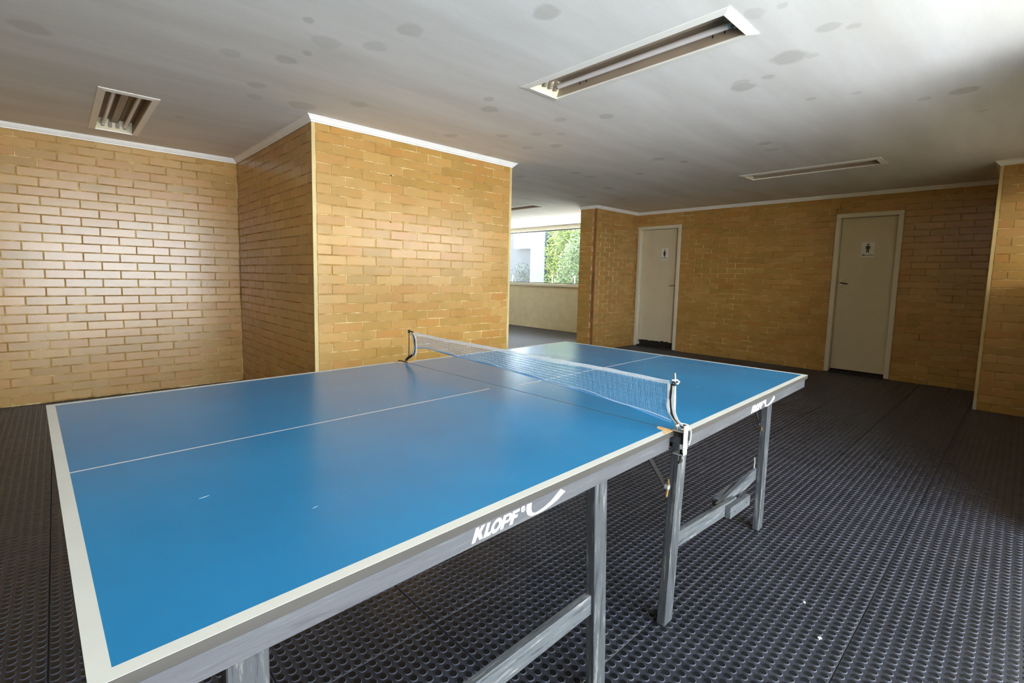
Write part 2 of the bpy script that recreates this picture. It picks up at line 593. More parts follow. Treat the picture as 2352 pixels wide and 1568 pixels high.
T_PLATE, T_STUDS = tile_meshes()
tiles = []
for i in range(-10, 16):
    for j in range(-7, 20):
        x = FX0 + TS * (i + 0.5); y = FY0 + TS * (j + 0.5)
        if x - TS / 2 < P0 - 0.2 or x + TS / 2 > PW + 0.3 or y + TS / 2 < QO + 0.2 or y > Q9 or (y + TS / 2 < QR and x > 2.0):
            continue
        if PS + 0.25 < x < PE - 0.25 and y > QF + 0.25: continue
        if x < PS and y > QL + 0.25: continue
        if x > PB + 0.25 and y < QS: continue
        if x > PP + 0.25 and y < QP - 0.3: continue
        vis = any(in_view((x + a, y + b, 0), 20) for a in (-.25, .25) for b in (-.25, .25))
        d = (Vector((x, y, 0)) - CAM).length
        # hidden behind the brick block
        tiles.append((0 if vis else 1, d, x, y))
tiles.sort()
far_tiles = MB()
n_t = 0
for vis, d, x, y in tiles:
    if vis == 0 and n_t < 300:
        o = D.objects.new('rubber_tile', T_PLATE); link(o, floor)
        o.location = (x, y, R.uniform(-0.0004, 0.0003)); o.rotation_euler = (R.uniform(-.0008, .0008), R.uniform(-.0008, .0008), R.choice((0, 1, 2, 3)) * math.pi / 2)
        st = D.objects.new('studs', T_STUDS); link(st, o); st['kind'] = 'stuff'
        n_t += 1
    else:
        far_tiles.box(x - .2488, x + .2488, y - .2488, y + .2488, -0.0075, -0.001)
if far_tiles.v:
    o = far_tiles.obj('rubber_tiles', M_STUD, floor); o['kind'] = 'stuff'


# ------------------------------------------------------------------ ceiling with four recesses
LAMPS = [(1.032, 0.170), (-0.912, 3.445), (4.577, 0.235), (4.628, 4.81)]
LW, LL = 0.34, 1.29           # rim size (x, y)
OW, OL = 0.255, 1.205         # opening
xs = sorted({P0 - 0.1, PW + 0.15} | {v for cx, cy in LAMPS for v in (cx - OW / 2, cx + OW / 2)})
ys = sorted({QO - 0.15, Q9 + 0.1} | {v for cx, cy in LAMPS for v in (cy - OL / 2, cy + OL / 2)})
cb = MB()
for a, b in zip(xs, xs[1:]):
    for c, d in zip(ys, ys[1:]):
        mx, my = (a + b) / 2, (c + d) / 2
        if any(abs(mx - cx) < OW / 2 and abs(my - cy) < OL / 2 for cx, cy in LAMPS):
            continue
        cb.poly([(a, c, CEIL), (a, d, CEIL), (b, d, CEIL), (b, c, CEIL)])
cb.box(P0 - 0.1, PW + 0.15, QO - 0.15, Q9 + 0.1, CEIL + 0.16, CEIL + 0.26)
ceil = cb.obj('ceiling', M_CEIL, fix=False)
struct(ceil, 'white painted plaster ceiling spotted with grey damp stains', 'ceiling')

# ------------------------------------------------------------------ brick walls
BL, BH, JT = 0.265, 0.0792, 0.0075


def unit_brick():
    b = MB()
    w, h, c, dp = (BL - JT) / 2, (BH - JT) / 2, 0.0022, 0.011
    b.v += [(-w, dp, -h), (w, dp, -h), (w, dp, h), (-w, dp, h),
            (-w, c, -h), (w, c, -h), (w, c, h), (-w, c, h),
            (-w + c, 0, -h + c), (w - c, 0, -h + c), (w - c, 0, h - c), (-w + c, 0, h - c)]
    for k in range(4):
        j = (k + 1) % 4
        b.f += [(k, j, 4 + j, 4 + k), (4 + k, 4 + j, 8 + j, 8 + k)]
    b.f.append((8, 9, 10, 11))
    b.mi = [0] * 9
    return b.mesh('brick', M_BRICK)


BRICK = unit_brick()
BV = [Vector(v.co) for v in BRICK.vertices]
BF = [tuple(p.vertices) for p in BRICK.polygons]


def brick_wall(parent, org, udir, nrm, u0, u1, z0, pitch, ue, uo, ztop=H, holes=(), L=BL, cap=300):
    """face plane through org; u runs along udir; bricks' faces look along nrm"""
    org = Vector(org); ud = Vector(udir); nr = Vector(nrm)
    pieces = []
    i = 0
    while z0 + pitch * i < ztop:
        za, zb = z0 + pitch * i, z0 + pitch * (i + 1)
        k0 = ue if i % 2 == 0 else uo
        k = math.floor((u0 - k0) / L) - 1
        while k0 + k * L < u1:
            a, b = max(u0, k0 + k * L), min(u1, k0 + (k + 1) * L)
            k += 1
            if b - a < 0.022:
                continue
            zz0, zz1 = max(za, 0.001), min(zb, ztop)
            if zz1 - zz0 < 0.018:
                continue
            segs = [(a, b, zz0, zz1)]
            for h0, h1, hz in holes:
                new = []
                for (c, d, e, f) in segs:
                    if d <= h0 or c >= h1 or e >= hz:
                        new.append((c, d, e, f)); continue
                    if c < h0: new.append((c, h0, e, f))
                    if d > h1: new.append((h1, d, e, f))
                    if f > hz: new.append((max(c, h0), min(d, h1), hz, f))
                segs = [s for s in new if s[1] - s[0] > 0.02 and s[3] - s[2] > 0.015]
            pieces += segs
        i += 1
    out = []
    for (c, d, e, f) in pieces:
        ctr = org + ud * ((c + d) / 2) + Vector((0, 0, (e + f) / 2))
        q = px(ctr)
        if q is None or not (-80 < q[0] < W_PX + 80 and -80 < q[1] < H_PX + 80):
            sz = 0
        else:
            sz = (d - c) * (f - e) / q[2] ** 2
        out.append((sz, c, d, e, f, ctr))
    out.sort(key=lambda t: -t[0])
    rest = MB()
    # local frame: x = along, y = into the wall, z up
    yv = -nr
    xv = yv.cross(Vector((0, 0, 1)))
    base = Matrix((xv, yv, Vector((0, 0, 1)))).transposed()
    for n, (sz, c, d, e, f, ctr) in enumerate(out):
        sx = (d - c - JT) / (BL - JT); szz = (f - e - JT) / (BH - JT)
        if n < cap and sz > 0:
            o = D.objects.new('brick', BRICK); link(o, parent)
            rot = base @ Matrix.Rotation(R.gauss(0, 0.0035), 3, 'X') @ Matrix.Rotation(R.gauss(0, 0.0022), 3, 'Z')
            o.matrix_basis = Matrix.Translation(ctr + nr * R.uniform(0, 0.0007)) @ rot.to_4x4() @ Matrix.Diagonal((sx, 1, szz, 1))
        else:
            n0 = len(rest.v)
            for v in BV:
                rest.v.append(tuple(ctr + base @ Vector((v.x * sx, v.y, v.z * szz))))
            for fc in BF:
                rest.f.append(tuple(n0 + t for t in fc)); rest.mi.append(0)
    if rest.v:
        o = rest.obj('bricks', M_BRICK, parent); o['kind'] = 'stuff'


G = 0.0032   # recess of the mortar behind the brick faces

wl = MB().box(P0, PS, QL + G, QL + 0.16, 0, CEIL).obj('wall_left', M_MORTAR)
struct(wl, 'ochre glazed brick wall on the left of the room', 'wall')
brick_wall(wl, (0, QL, 0), (1, 0, 0), (0, -1, 0), P0 + 0.02, PS - 0.004, 0.007, 0.0792, -0.0925, 0.0375)

wcs = MB().box(PS + G, PS + 0.10, QF + 0.006, QL + 0.16, 0, CEIL).obj('wall_centre_side', M_MORTAR)
struct(wcs, 'shaded ochre brick side of the projecting wall block', 'wall')
brick_wall(wcs, (PS, 0, 0), (0, 1, 0), (-1, 0, 0), QF + 0.012, QL - 0.002, 0.0126, 0.0791, 2.4689, 2.5861, L=0.26)

wcf = MB().box(PS + 0.10, PE - G, QF + G, Q9, 0, CEIL).box(PS + 0.012, PS + 0.10, QF + G, QF + 0.012, 0, CEIL).obj('wall_centre_front', M_MORTAR)
struct(wcf, 'bright ochre brick front of the projecting wall block', 'wall')
brick_wall(wcf, (0, QF, 0), (1, 0, 0), (0, -1, 0), PS + 0.026, PE - 0.028, 0.0185, 0.0789, 0.416, 0.294)
for (hx, hz) in ((0.827, 2.064), (1.563, 2.053), (0.822, 1.667), (1.564, 1.667)):
    b = MB(); b.tube([(hx, QF - 0.0015, hz), (hx, QF + 0.004, hz)], 0.0065, 10)
    b.obj('drill_hole', M_BLACK, wcf)

# back wall with two door openings
D1 = (2.602, 3.423, 2.155)
D2 = (-0.330, 0.390, 2.148)
wb = MB()
ya = QR - 0.1
for (h0, h1, hz) in (D2, D1):
    wb.box(PB + G, PB + 0.18, ya, h0, 0, CEIL); wb.box(PB + G, PB + 0.18, h0, h1, hz, CEIL); ya = h1
wb.box(PB + G, PB + 0.18, ya, QS + 0.05, 0, CEIL)
wb.box(PB + 0.17, PB + 0.22, QR - 0.1, QS + 0.05, 0, CEIL)
wb = wb.obj('wall_back', M_MORTAR)
struct(wb, 'shaded ochre brick back wall holding the two restroom doors', 'wall')
brick_wall(wb, (PB, 0, 0), (0, 1, 0), (-1, 0, 0), QP + 0.0, QS - 0.004, -0.015, 0.0797, 2.2076, 2.3308, holes=(D1, D2))

wns = MB().box(PS1 + 0.02, PB + 0.05, QS + G, QS2 - G, 0, CEIL).box(PB, PW + 0.1, QS + 0.02, QS2 - 0.005, 0, CEIL).obj('wall_nook_side', M_MORTAR)
struct(wns, 'ochre brick return wall beside the left restroom door', 'wall')
brick_wall(wns, (0, QS, 0), (1, 0, 0), (0, -1, 0), PS1 + 0.012, PB - 0.004, -0.01, 0.0797, PS1 + 0.13, PS1)

wnf = MB().box(PS1 + G, PS1 + 0.03, QS + 0.004, QS2 - 0.003, 0, CEIL).obj('wall_nook_front', M_MORTAR)
struct(wnf, 'narrow shaded brick end of the return wall beside the window', 'wall')
brick_wall(wnf, (PS1, 0, 0), (0, 1, 0), (-1, 0, 0), QS + 0.05, QS2, -0.01, 0.0797, QS + 0.19, QS + 0.07)

wp = MB().box(PP + G, PB + 0.2, QR - 0.15, QP - G, 0, CEIL).obj('wall_pillar', M_MORTAR)
struct(wp, 'ochre brick pillar at the right edge', 'wall')
brick_wall(wp, (PP, 0, 0), (0, 1, 0), (-1, 0, 0), QR, QP - 0.022, -0.005, 0.0808, -1.303, -1.433)

# right side: open doorway, then parapet with a window above
wr = MB()
wr.box(2.08, PP + 0.1, QR - 0.15, QR, 0, 1.3)
wr.box(2.08, PP + 0.1, QR - 0.15, QR, 2.06, CEIL)
wr.box(2.08, 2.4, QR - 0.15, QR, 1.3, 2.06)
wr.box(2.08, 2.23, -6.2, QR - 0.15, 0, CEIL)  # unseen wall run outward to screen the side window from sunlit ground
wr.box(P0, 2.23, QO - 0.15, QO, 2.34, CEIL)
wr.box(P0, -1.9, QO - 0.15, QO, 0, 2.34)
wr.box(2.23, PP + 2, QR - 3.2, QR - 0.15, 2.42, 2.60)  # unseen overhang added to hold daylight back from the side window
wr = wr.obj('wall_right', M_PLASTER)
struct(wr, 'cream parapet wall with openings to the courtyard behind the camera, plus added light-blocking overhang and screen wall', 'wall')
wbh = MB().box(P0 - 0.12, P0, QO - 0.15, QL + 0.16, 0, CEIL).obj('wall_behind', M_MORTAR)
struct(wbh, 'brick wall behind the camera', 'wall')
wfar = MB().box(PE - 0.1, PW + 0.1, Q9, Q9 + 0.1, 0, CEIL).obj('wall_far', M_PLASTER)
struct(wfar, 'cream end wall of the far corridor', 'wall')

# window wall
ww = MB().box(PW + 0.14, PW + 1.1, QS2 - 0.3, Q9 + 0.1, 2.45, 2.6).box(PW, PW + 0.14, QS2 - 0.3, Q9, 0, 1.005).box(PW, PW + 0.14, Q9 - 0.2, Q9, 1.005, CEIL).obj('wall_window', M_PLASTER)  # first box: unseen eave added to keep direct sun out of the window
struct(ww, 'cream plastered parapet under the far window, with an added sun-blocking eave', 'wall')
w1 = empty('window_1', (PW, 6.3, 1.0)); struct(w1, 'wide fixed window looking on the garden at the far end', 'window')
loc = lambda x0, x1, y0, y1, z0, z1: (x0 - PW, x1 - PW, y0 - 6.3, y1 - 6.3, z0 - 1.0, z1 - 1.0)
MB().box(*loc(PW - 0.03, PW + 0.16, QS2 - 0.1, Q9 - 0.2, 1.006, 1.078)).obj('window_sill', M_WINFRAME, w1, bevel=0.006)
MB().box(*loc(PW - 0.012, PW + 0.10, QS2 - 0.1, Q9 - 0.2, 2.312, CEIL - 0.001)).obj('window_head', M_WINFRAME, w1, bevel=0.006)
MB().box(*loc(PW + 0.03, PW + 0.07, QS2 - 0.1, Q9 - 0.2, 2.294, 2.312)).box(*loc(PW + 0.03, PW + 0.07, QS2 - 0.1, Q9 - 0.2, 1.078, 1.094)).obj('window_frame', M_DKSTEEL, w1)
MB().box(*loc(PW + 0.047, PW + 0.053, QS2 - 0.1, Q9 - 0.2, 1.09, 2.30)).obj('window_pane', M_GLASS, w1)

# ------------------------------------------------------------------ crown moulding and corner beads
PROFILE = [(0.0, 0.0), (0.009, 0.0), (0.010, 0.010), (0.019, 0.013), (0.030, 0.029), (0.034, 0.030), (0.036, 0.038), (0.046, 0.038), (0.046, 0.0445), (0.0, 0.0445)]


def crown(name, p0, p1, nrm, m0, m1):
    """p0->p1 along the wall foot line; m = mitre at each end (+1 grows outward, -1 shrinks, 0 square)"""
    p0 = Vector((*p0, 0)); p1 = Vector((*p1, 0)); n = Vector((*nrm, 0)); t = (p1 - p0).normalized()
    b = MB(); N = len(PROFILE)
    for p, m in ((p0, -m0), (p1, m1)):
        for o, z in PROFILE:
            b.v.append(tuple(p + n * o + t * (o * m) + Vector((0, 0, H + z))))
    for i in range(N):
        j = (i + 1) % N
        b.f.append((i, j, N + j, N + i)); b.mi.append(0)
    b.f.append(tuple(range(N))); b.f.append(tuple(range(2 * N - 1, N - 1, -1))); b.mi += [0, 0]
    o = b.obj(name, M_CROWN)
    return o


crowns = [
    ('trim_1', (P0, QL), (PS, QL), (0, -1), 0, -1, 'white crown moulding above the left brick wall'),
    ('trim_2', (PS, QL), (PS, QF), (-1, 0), -1, 1, 'white crown moulding above the shaded side of the brick block'),
    ('trim_3', (PS, QF), (PE, QF), (0, -1), 1, 1, 'white crown moulding above the bright front of the brick block'),
    ('trim_4', (PE, QF), (PE, Q9), (1, 0), 1, 0, 'white crown moulding above the hidden end of the brick block'),
    ('trim_5', (PS1, QS2), (PS1, QS), (-1, 0), 0, 1, 'short white crown moulding above the narrow brick end beside the window'),
    ('trim_6', (PS1, QS), (PB, QS), (0, -1), 1, -1, 'white crown moulding above the return wall beside the left door'),
    ('trim_7', (PB, QS), (PB, QP), (-1, 0), -1, -1, 'white crown moulding above the back wall and both doors'),
    ('trim_8', (PB, QP), (PP, QP), (0, 1), -1, 1, 'white crown moulding above the hidden side of the pillar'),
    ('trim_9', (PP, QP), (PP, QR), (-1, 0), 1, 0, 'white crown moulding above the brick pillar at right'),
]
for nm, a, b_, n_, m0, m1, lb in crowns:
    o = crown(nm, a, b_, n_, m0, m1)
    struct(o, lb, 'moulding')

bd = MB().prism([(PS - 0.004, QF - 0.003), (PS + 0.024, QF - 0.003), (PS + 0.024, QF + 0.0115), (PS - 0.004, QF + 0.0115)], lambda u, v, w: (u, v, w), H)
struct(bd.obj('trim_10', M_BEAD), 'beige corner bead down the near corner of the brick block', 'corner bead')
bd = MB().box(PE - 0.026, PE + 0.003, QF - 0.003, QF + 0.01, 0, H)
struct(bd.obj('trim_11', M_BEAD), 'beige corner bead down the far corner of the brick block', 'corner bead')
bd = MB().box(PP - 0.003, PP + 0.01, QP - 0.021, QP + 0.003, 0.085, H).obj('trim_12', M_BEAD)
MB().box(PP - 0.004, PP + 0.01, QP - 0.022, QP + 0.004, 0.0, 0.085).obj('bare_end', M_TAPEW, bd)['label'] = 'white bare lower end of bead'
struct(bd, 'beige corner bead down the brick pillar at right', 'corner bead')
bd = MB().box(PS1 - 0.003, PS1 + 0.012, QS - 0.003, QS + 0.045, 0, H)
struct(bd.obj('trim_13', M_BEADDK), 'brown corner strip on the return wall beside the left door', 'corner bead')


# ------------------------------------------------------------------ doors
def text_mesh(txt, size, shear, name):
    c = D.curves.new(name, 'FONT')
    c.body = txt; c.size = size; c.shear = shear; c.align_x = 'CENTER'; c.extrude = 0.0004; c.offset = size * 0.012
    o = D.objects.new(name, c); COL.objects.link(o)
    dg = bpy.context.evaluated_depsgraph_get()
    me = D.meshes.new_from_object(o.evaluated_get(dg))
    D.objects.remove(o)
    me.name = name
    me.materials.clear(); me.materials.append(M_BLACK)
    return me


def circle(cx, cy, r, n=18, ry=None):
    return [(cx + r * math.cos(2 * math.pi * k / n), cy + (ry or r) * math.sin(2 * math.pi * k / n)) for k in range(n)]


def door(name, q0, q1, ztop, leaf_bottom, handle_left, label, ragged=False):
    root = empty(name, (PB, (q0 + q1) / 2, 0)); struct(root, label, 'door')
    c = (q0 + q1) / 2
    dp = 0.10
    fw = 0.055
    y0, y1 = q0 - c, q1 - c
    jm = lambda a, b: MB().box(-0.014, dp + 0.04, a, b, 0.008, ztop - fw).obj('door_jamb', M_JAMB, root, bevel=0.004)
    jm(y0, y0 + fw); jm(y1 - fw, y1)
    MB().box(-0.014, dp + 0.04, y0, y1, ztop - fw, ztop).obj('door_head', M_JAMB, root, bevel=0.004)
    ly0, ly1 = y0 + fw + 0.004, y1 - fw - 0.004
    b = MB()
    if ragged:
        n = 22; rr = random.Random(3)
        prof = [(ly0 + (ly1 - ly0) * i / n, leaf_bottom + rr.uniform(0, 0.016) + (0.012 if 3 < i < 9 else 0)) for i in range(n + 1)]
        poly = prof + [(ly1, ztop - fw - 0.004), (ly0, ztop - fw - 0.004)]
        b.prism(poly, lambda u, v, w: (dp - 0.035 + w, u, v), 0.035)
        MB().box(dp - 0.028, dp - 0.004, ly0, ly1, leaf_bottom - 0.028, leaf_bottom + 0.03).obj('rotted_edge', M_DARKGAP, root)['label'] = 'dark rotted bottom edge of door'
    else:
        b.box(dp - 0.035, dp, ly0, ly1, leaf_bottom, ztop - fw - 0.004)
    leaf = b.obj('door_leaf', M_DOOR, root, bevel=0.0 if ragged else 0.002)
    MB().box(-0.004, dp + 0.03, y0 + fw, y1 - fw, 0.0, 0.028).obj('threshold', M_DARKGAP, root)['label'] = 'dark worn threshold'
    MB().box(dp + 0.005, dp + 0.02, y0 + fw, y1 - fw, 0.028, ztop - fw).obj('dark_gap_backing', M_DARKGAP, root)  # dark sheet behind the leaf, painting in the shade of the gaps
    s = 1 if handle_left else -1            # +y is image-left
    hy = (ly1 - 0.042) if handle_left else (ly0 + 0.03)
    hz = 1.215 if handle_left else 1.112
    xf = dp - 0.035
    h = MB().box(xf - 0.006, xf, hy - 0.016, hy + 0.016, hz - 0.075, hz + 0.075).obj('handle_plate', M_STEEL, root, bevel=0.003)
    lv = MB(); lv.tube([(xf - 0.006, hy, hz + 0.012), (xf - 0.045, hy, hz + 0.012), (xf - 0.05, hy - s * 0.02, hz + 0.012), (xf - 0.048, hy - s * 0.085, hz - 0.0)], 0.0075, 8)
    lv.obj('lever', M_DKSTEEL if handle_left else M_BRASS, h, smooth=True)
    kh = MB(); kh.tube([(xf - 0.008, hy, hz - 0.045), (xf - 0.005, hy, hz - 0.045)], 0.007, 10)
    kh.obj('keyhole', M_BRASS, h)
    for zz in ((0.3, 1.75) if not handle_left else (0.3, 1.75)):
        yy = (ly0 - 0.004) if handle_left else (ly1 + 0.004)
        hb = MB(); hb.tube([(xf - 0.004, yy, zz), (xf - 0.004, yy, zz + 0.09)], 0.006, 8)
        hb.obj('hinge', M_STEEL, root)
    return root, xf


d1, xf1 = door('door_1', *D1, 0.112, False, 'cream restroom door with a woman pictogram, set beside the brick return', True)
d2, xf2 = door('door_2', *D2, 0.048, True, 'cream restroom door with a man pictogram and a lever handle')


def sign(name, q, z, w, h, label, word, man):
    root = empty(name, (PB + xf1 - 0.0005, q, z)); tag(root, label, 'sign', 'restroom door signs')
    MB().box(-0.003, 0, -w / 2, w / 2, -h / 2, h / 2).obj('plate', M_SIGN, root, bevel=0.0008)
    b = MB()
    T = lambda u, v, wd: (-0.0034 - wd, -u, v)     # u to image-right
    if man:
        b.prism(circle(0, 0.068, 0.0115), T, 0.0004)
        b.prism([(-0.022, 0.049), (0.022, 0.049), (0.025, 0.044), (0.025, 0.008), (0.017, 0.008), (0.017, 0.036), (-0.017, 0.036), (-0.017, 0.008), (-0.025, 0.008), (-0.025, 0.044)], T, 0.0004)
        b.prism([(-0.0145, 0.036), (0.0145, 0.036), (0.0145, -0.038), (0.0025, -0.038), (0.0025, 0.004), (-0.0025, 0.004), (-0.0025, -0.038), (-0.0145, -0.038)], T, 0.0004)
    else:
        b.prism(circle(0, 0.068, 0.011), T, 0.0004)
        b.prism([(-0.011, 0.05), (0.011, 0.05), (0.03, 0.012), (0.024, 0.008), (0.012, 0.027), (0.021, -0.02), (-0.021, -0.02), (-0.012, 0.027), (-0.024, 0.008), (-0.03, 0.012)], T, 0.0004)
        b.prism([(-0.012, -0.02), (-0.002, -0.02), (-0.002, -0.045), (-0.012, -0.045)], T, 0.0004)
        b.prism([(0.002, -0.02), (0.012, -0.02), (0.012, -0.045), (0.002, -0.045)], T, 0.0004)
    b.obj('pictogram', M_BLACK, root)
    me = text_mesh(word, 0.031, 0.35, 'lettering')
    o = D.objects.new('lettering', me); link(o, root)
    o.matrix_basis = Matrix(((0, 0, -1, -0.0036), (-1, 0, 0, 0), (0, 1, 0, -h / 2 + 0.022), (0, 0, 0, 1)))
    for u, v in ((0, h / 2 - 0.012), (-w / 2 + 0.018, -0.005), (w / 2 - 0.018, -0.005), (0, -h / 2 + 0.008)):
        s = MB(); s.tube([(-0.0042, u, v), (-0.003, u, v)], 0.0028, 8)
        s.obj('screw', M_DKSTEEL, root)
    return root


sign('restroom_sign', 2.925, 1.665, 0.128, 0.2, 'white plate with a black woman pictogram and Feminino on the left door', 'Feminino', False)
sign('restroom_sign', 0.025, 1.668, 0.142, 0.2, 'white plate with a black man pictogram and Masculino on the right door', 'Masculino', True)


# ------------------------------------------------------------------ recessed lamps
def lamp():
    root = empty('recessed_light', (0, 0, 0))
    b = MB()
    ow, ol = LW / 2, LL / 2; iw, il = OW / 2, OL / 2
    z0, z1 = -0.010, -0.0005
    o_ = [(-ow, -ol), (ow, -ol), (ow, ol), (-ow, ol)]; i_ = [(-iw, -il), (iw, -il), (iw, il), (-iw, il)]
    for k in range(4):
        j = (k + 1) % 4
        # sloping flange: thin at the outside, lip at the opening
        b.hexa([(*o_[k], -0.004), (*o_[j], -0.004), (*i_[j], z0), (*i_[k], z0), (*o_[k], z1), (*o_[j], z1), (*i_[j], z1), (*i_[k], z1)])
    b.obj('rim', M_LAMPRIM, root)
    t = MB(); dz = 0.085; e = 0.003
    for x in (-iw, iw - e):
        t.box(x, x + e, -il, il, z1, dz)
    t.box(-iw, iw, -il, il, dz, dz + e)
    t.prism([(-0.04, dz), (0.04, dz), (0.022, dz - 0.028), (-0.022, dz - 0.028)], lambda u, v, w: (u, -il + 0.05 + w, v), OL - 0.1)
    for x in (iw - 0.0035,):
        for y in (-il + 0.10, -il + 0.16, il - 0.20, il - 0.25):
            t.box(x - 0.001, x, y, y + 0.006, 0.03, 0.05, 1)
    t.obj('trough', [M_LAMPIN, M_BLACK], root)
    for s in (-1, 1):
        en = MB()
        en.hexa([(-iw + e, s * il, z1), (iw - e, s * il, z1), (iw - e, s * (il - 0.003), z1), (-iw + e, s * (il - 0.003), z1),
                 (-iw + e, s * (il - 0.01), dz), (iw - e, s * (il - 0.01), dz), (iw - e, s * (il - 0.035), dz), (-iw + e, s * (il - 0.035), dz)])
        en.obj('end_plate', M_LAMPEND, root)
    for x in (-0.075, 0.075):
        tb = MB(); y = il - 0.05
        tb.tube([(x, -y, 0.040), (x, y, 0.040)], 0.0155, 12)
        tube = tb.obj('fluorescent_tube', M_TUBE, root, smooth=True)
        for s in (-1, 1):
            cp = MB()
            cp.tube([(x, s * (y - 0.012), 0.040), (x, s * (y + 0.002), 0.040)], 0.0162, 12)
            cp.obj('end_cap', M_STEEL, tube, smooth=True)
    for s in (-1, 1):
        for x in (-0.075, -0.025, 0.025, 0.075):
            sk = MB()
            sk.box(x - 0.011, x + 0.011, s * (il - 0.032) - 0.009, s * (il - 0.032) + 0.009, 0.02, dz)
            sk.tube([(x, s * (il - 0.032) - s * 0.014, 0.040), (x, s * (il - 0.032) + s * 0.004, 0.040)], 0.013, 10)
            sk.obj('lamp_socket', M_SOCKET, root)
    return root


lamp0 = lamp()
labels = ['largest recessed ceiling light, nearest above the table, showing one tube', 'recessed ceiling light at upper left with two bare tubes and row of sockets',
          'recessed ceiling light seen edge-on above the right restroom door', 'recessed ceiling light seen edge-on at the corridor before the far window']
for i, (x, y) in enumerate(LAMPS):
    o = lamp0 if i == 0 else dup(lamp0, (x, y, CEIL))
    o.location = (x, y, CEIL)
    tag(o, labels[i], 'light', 'recessed fluorescent ceiling lights')

# ------------------------------------------------------------------ table
TA = 0.0323
table = empty('table_tennis_table', (0, 0, 0), TA)
tag(table, 'blue table tennis table with white lines, grey aprons and weathered grey wooden legs', 'table')
TH = 0.76
HW = 0.7625
OY = -0.030      # far half sits a little to the right


def half(x0, x1, oy, end_s):
    """end_s -1: outer end at x0, +1: outer end at x1"""
    y0, y1 = -HW + oy, HW + oy
    tp = MB().box(x0, x1, y0, y1, 0.742, TH, 0)
    tp.f_top = None
    top = tp.obj('tabletop', [M_BLUE, M_BOARDEDGE], table, bevel=0.0012)
    for p in top.data.polygons:
        if p.normal.z < 0.95:
            p.material_index = 1
    LWID = 0.0222
    z0, z1 = TH - 0.0002, TH + 0.00018
    xe0, xe1 = (x0, x0 + LWID) if end_s < 0 else (x1 - LWID, x1)
    MB().box(xe0, xe1, y0, y1, z0, z1).obj('end_line', M_WHITE, top)
    a, b = (xe1, x1) if end_s < 0 else (x0, xe0)
    MB().box(a, b, y0, y0 + LWID, z0, z1).obj('side_line', M_WHITE, top)
    MB().box(a, b, y1 - LWID, y1, z0, z1).obj('side_line', M_WHITE, top)
    ca, cb = (xe1, -0.067) if end_s < 0 else (0.069, xe0)
    MB().box(ca, cb, oy - 0.0022, oy + 0.0022, z0, z1).obj('centre_line', M_WHITE, top)
    return top


t1 = half(-1.37, -0.0009, 0.0, -1)
t2 = half(0.0009, 1.37, OY, 1)
chip = [(-0.025, -0.718), (-0.008, -0.709), (-0.0012, -0.711), (-0.0012, -0.7632), (-0.060, -0.7632), (-0.045, -0.748), (-0.033, -0.741)]
MB().prism(chip, lambda u, v, w: (u, v, TH + 0.0001 + w), 0.0006).obj('bare_corner', M_CHIP, t1)['label'] = 'tan bare wood where the corner is chipped'
chip2 = [(0.002, 0.7300), (0.004, 0.704), (0.030, 0.700), (0.055, 0.707), (0.050, 0.7300)]
MB().prism(chip2, lambda u, v, w: (u, v, TH + 0.0001 + w), 0.0006).obj('bare_corner', M_CHIP, t2)
chip3 = [(-0.0012, 0.70), (-0.0012, 0.758), (-0.035, 0.76), (-0.05, 0.742), (-0.03, 0.72)]
MB().prism(chip3, lambda u, v, w: (u, v, TH + 0.0001 + w), 0.0006).obj('bare_corner', M_CHIP, t1)


for (tp, x, y, a, ln) in ((t1, -0.052, 0.52, 0.5, .03), (t1, -1.02, -0.52, 0.3, .014), (t1, -1.17, -0.33, 0.2, .02), (t1, -0.62, 0.05, 0.9, .012), (t2, 0.62, -0.42, 0.4, .02), (t2, 0.66, -0.55, 1.2, .012), (t2, 0.95, -0.13, 0.3, .016)):
    dx, dy = math.cos(a) * ln, math.sin(a) * ln
    MB().prism([(x, y), (x + dx * .5 + dy * .05, y + dy * .5 - dx * .05), (x + dx, y + dy), (x + dx * .5 - dy * .04, y + dy * .5 + dx * .04)], lambda u, v, w: (u, v, TH + 0.0001 + w), 0.0003).obj('scratch', M_SCRATCH, tp)


def apron(x0, x1, y0, y1):
    return MB().box(x0, x1, y0, y1, 0.699, 0.7418).obj('apron', M_APRON, table, bevel=0.0015)


ap1 = apron(-1.358, -0.012, -0.7545, -0.7335)
apron(-1.358, -0.012, 0.7335, 0.7545)
apron(-1.358, -1.338, -0.7335, 0.7335)
apron(-0.034, -0.014, -0.7335, 0.7335)
ap2 = apron(0.055, 1.358, OY - 0.7545, OY - 0.7335)
apron(0.055, 1.358, OY + 0.7335, OY + 0.7545)
apron(1.338, 1.358, OY - 0.7335, OY + 0.7335)
apron(0.06, 0.08, OY - 0.7335, OY + 0.7335)

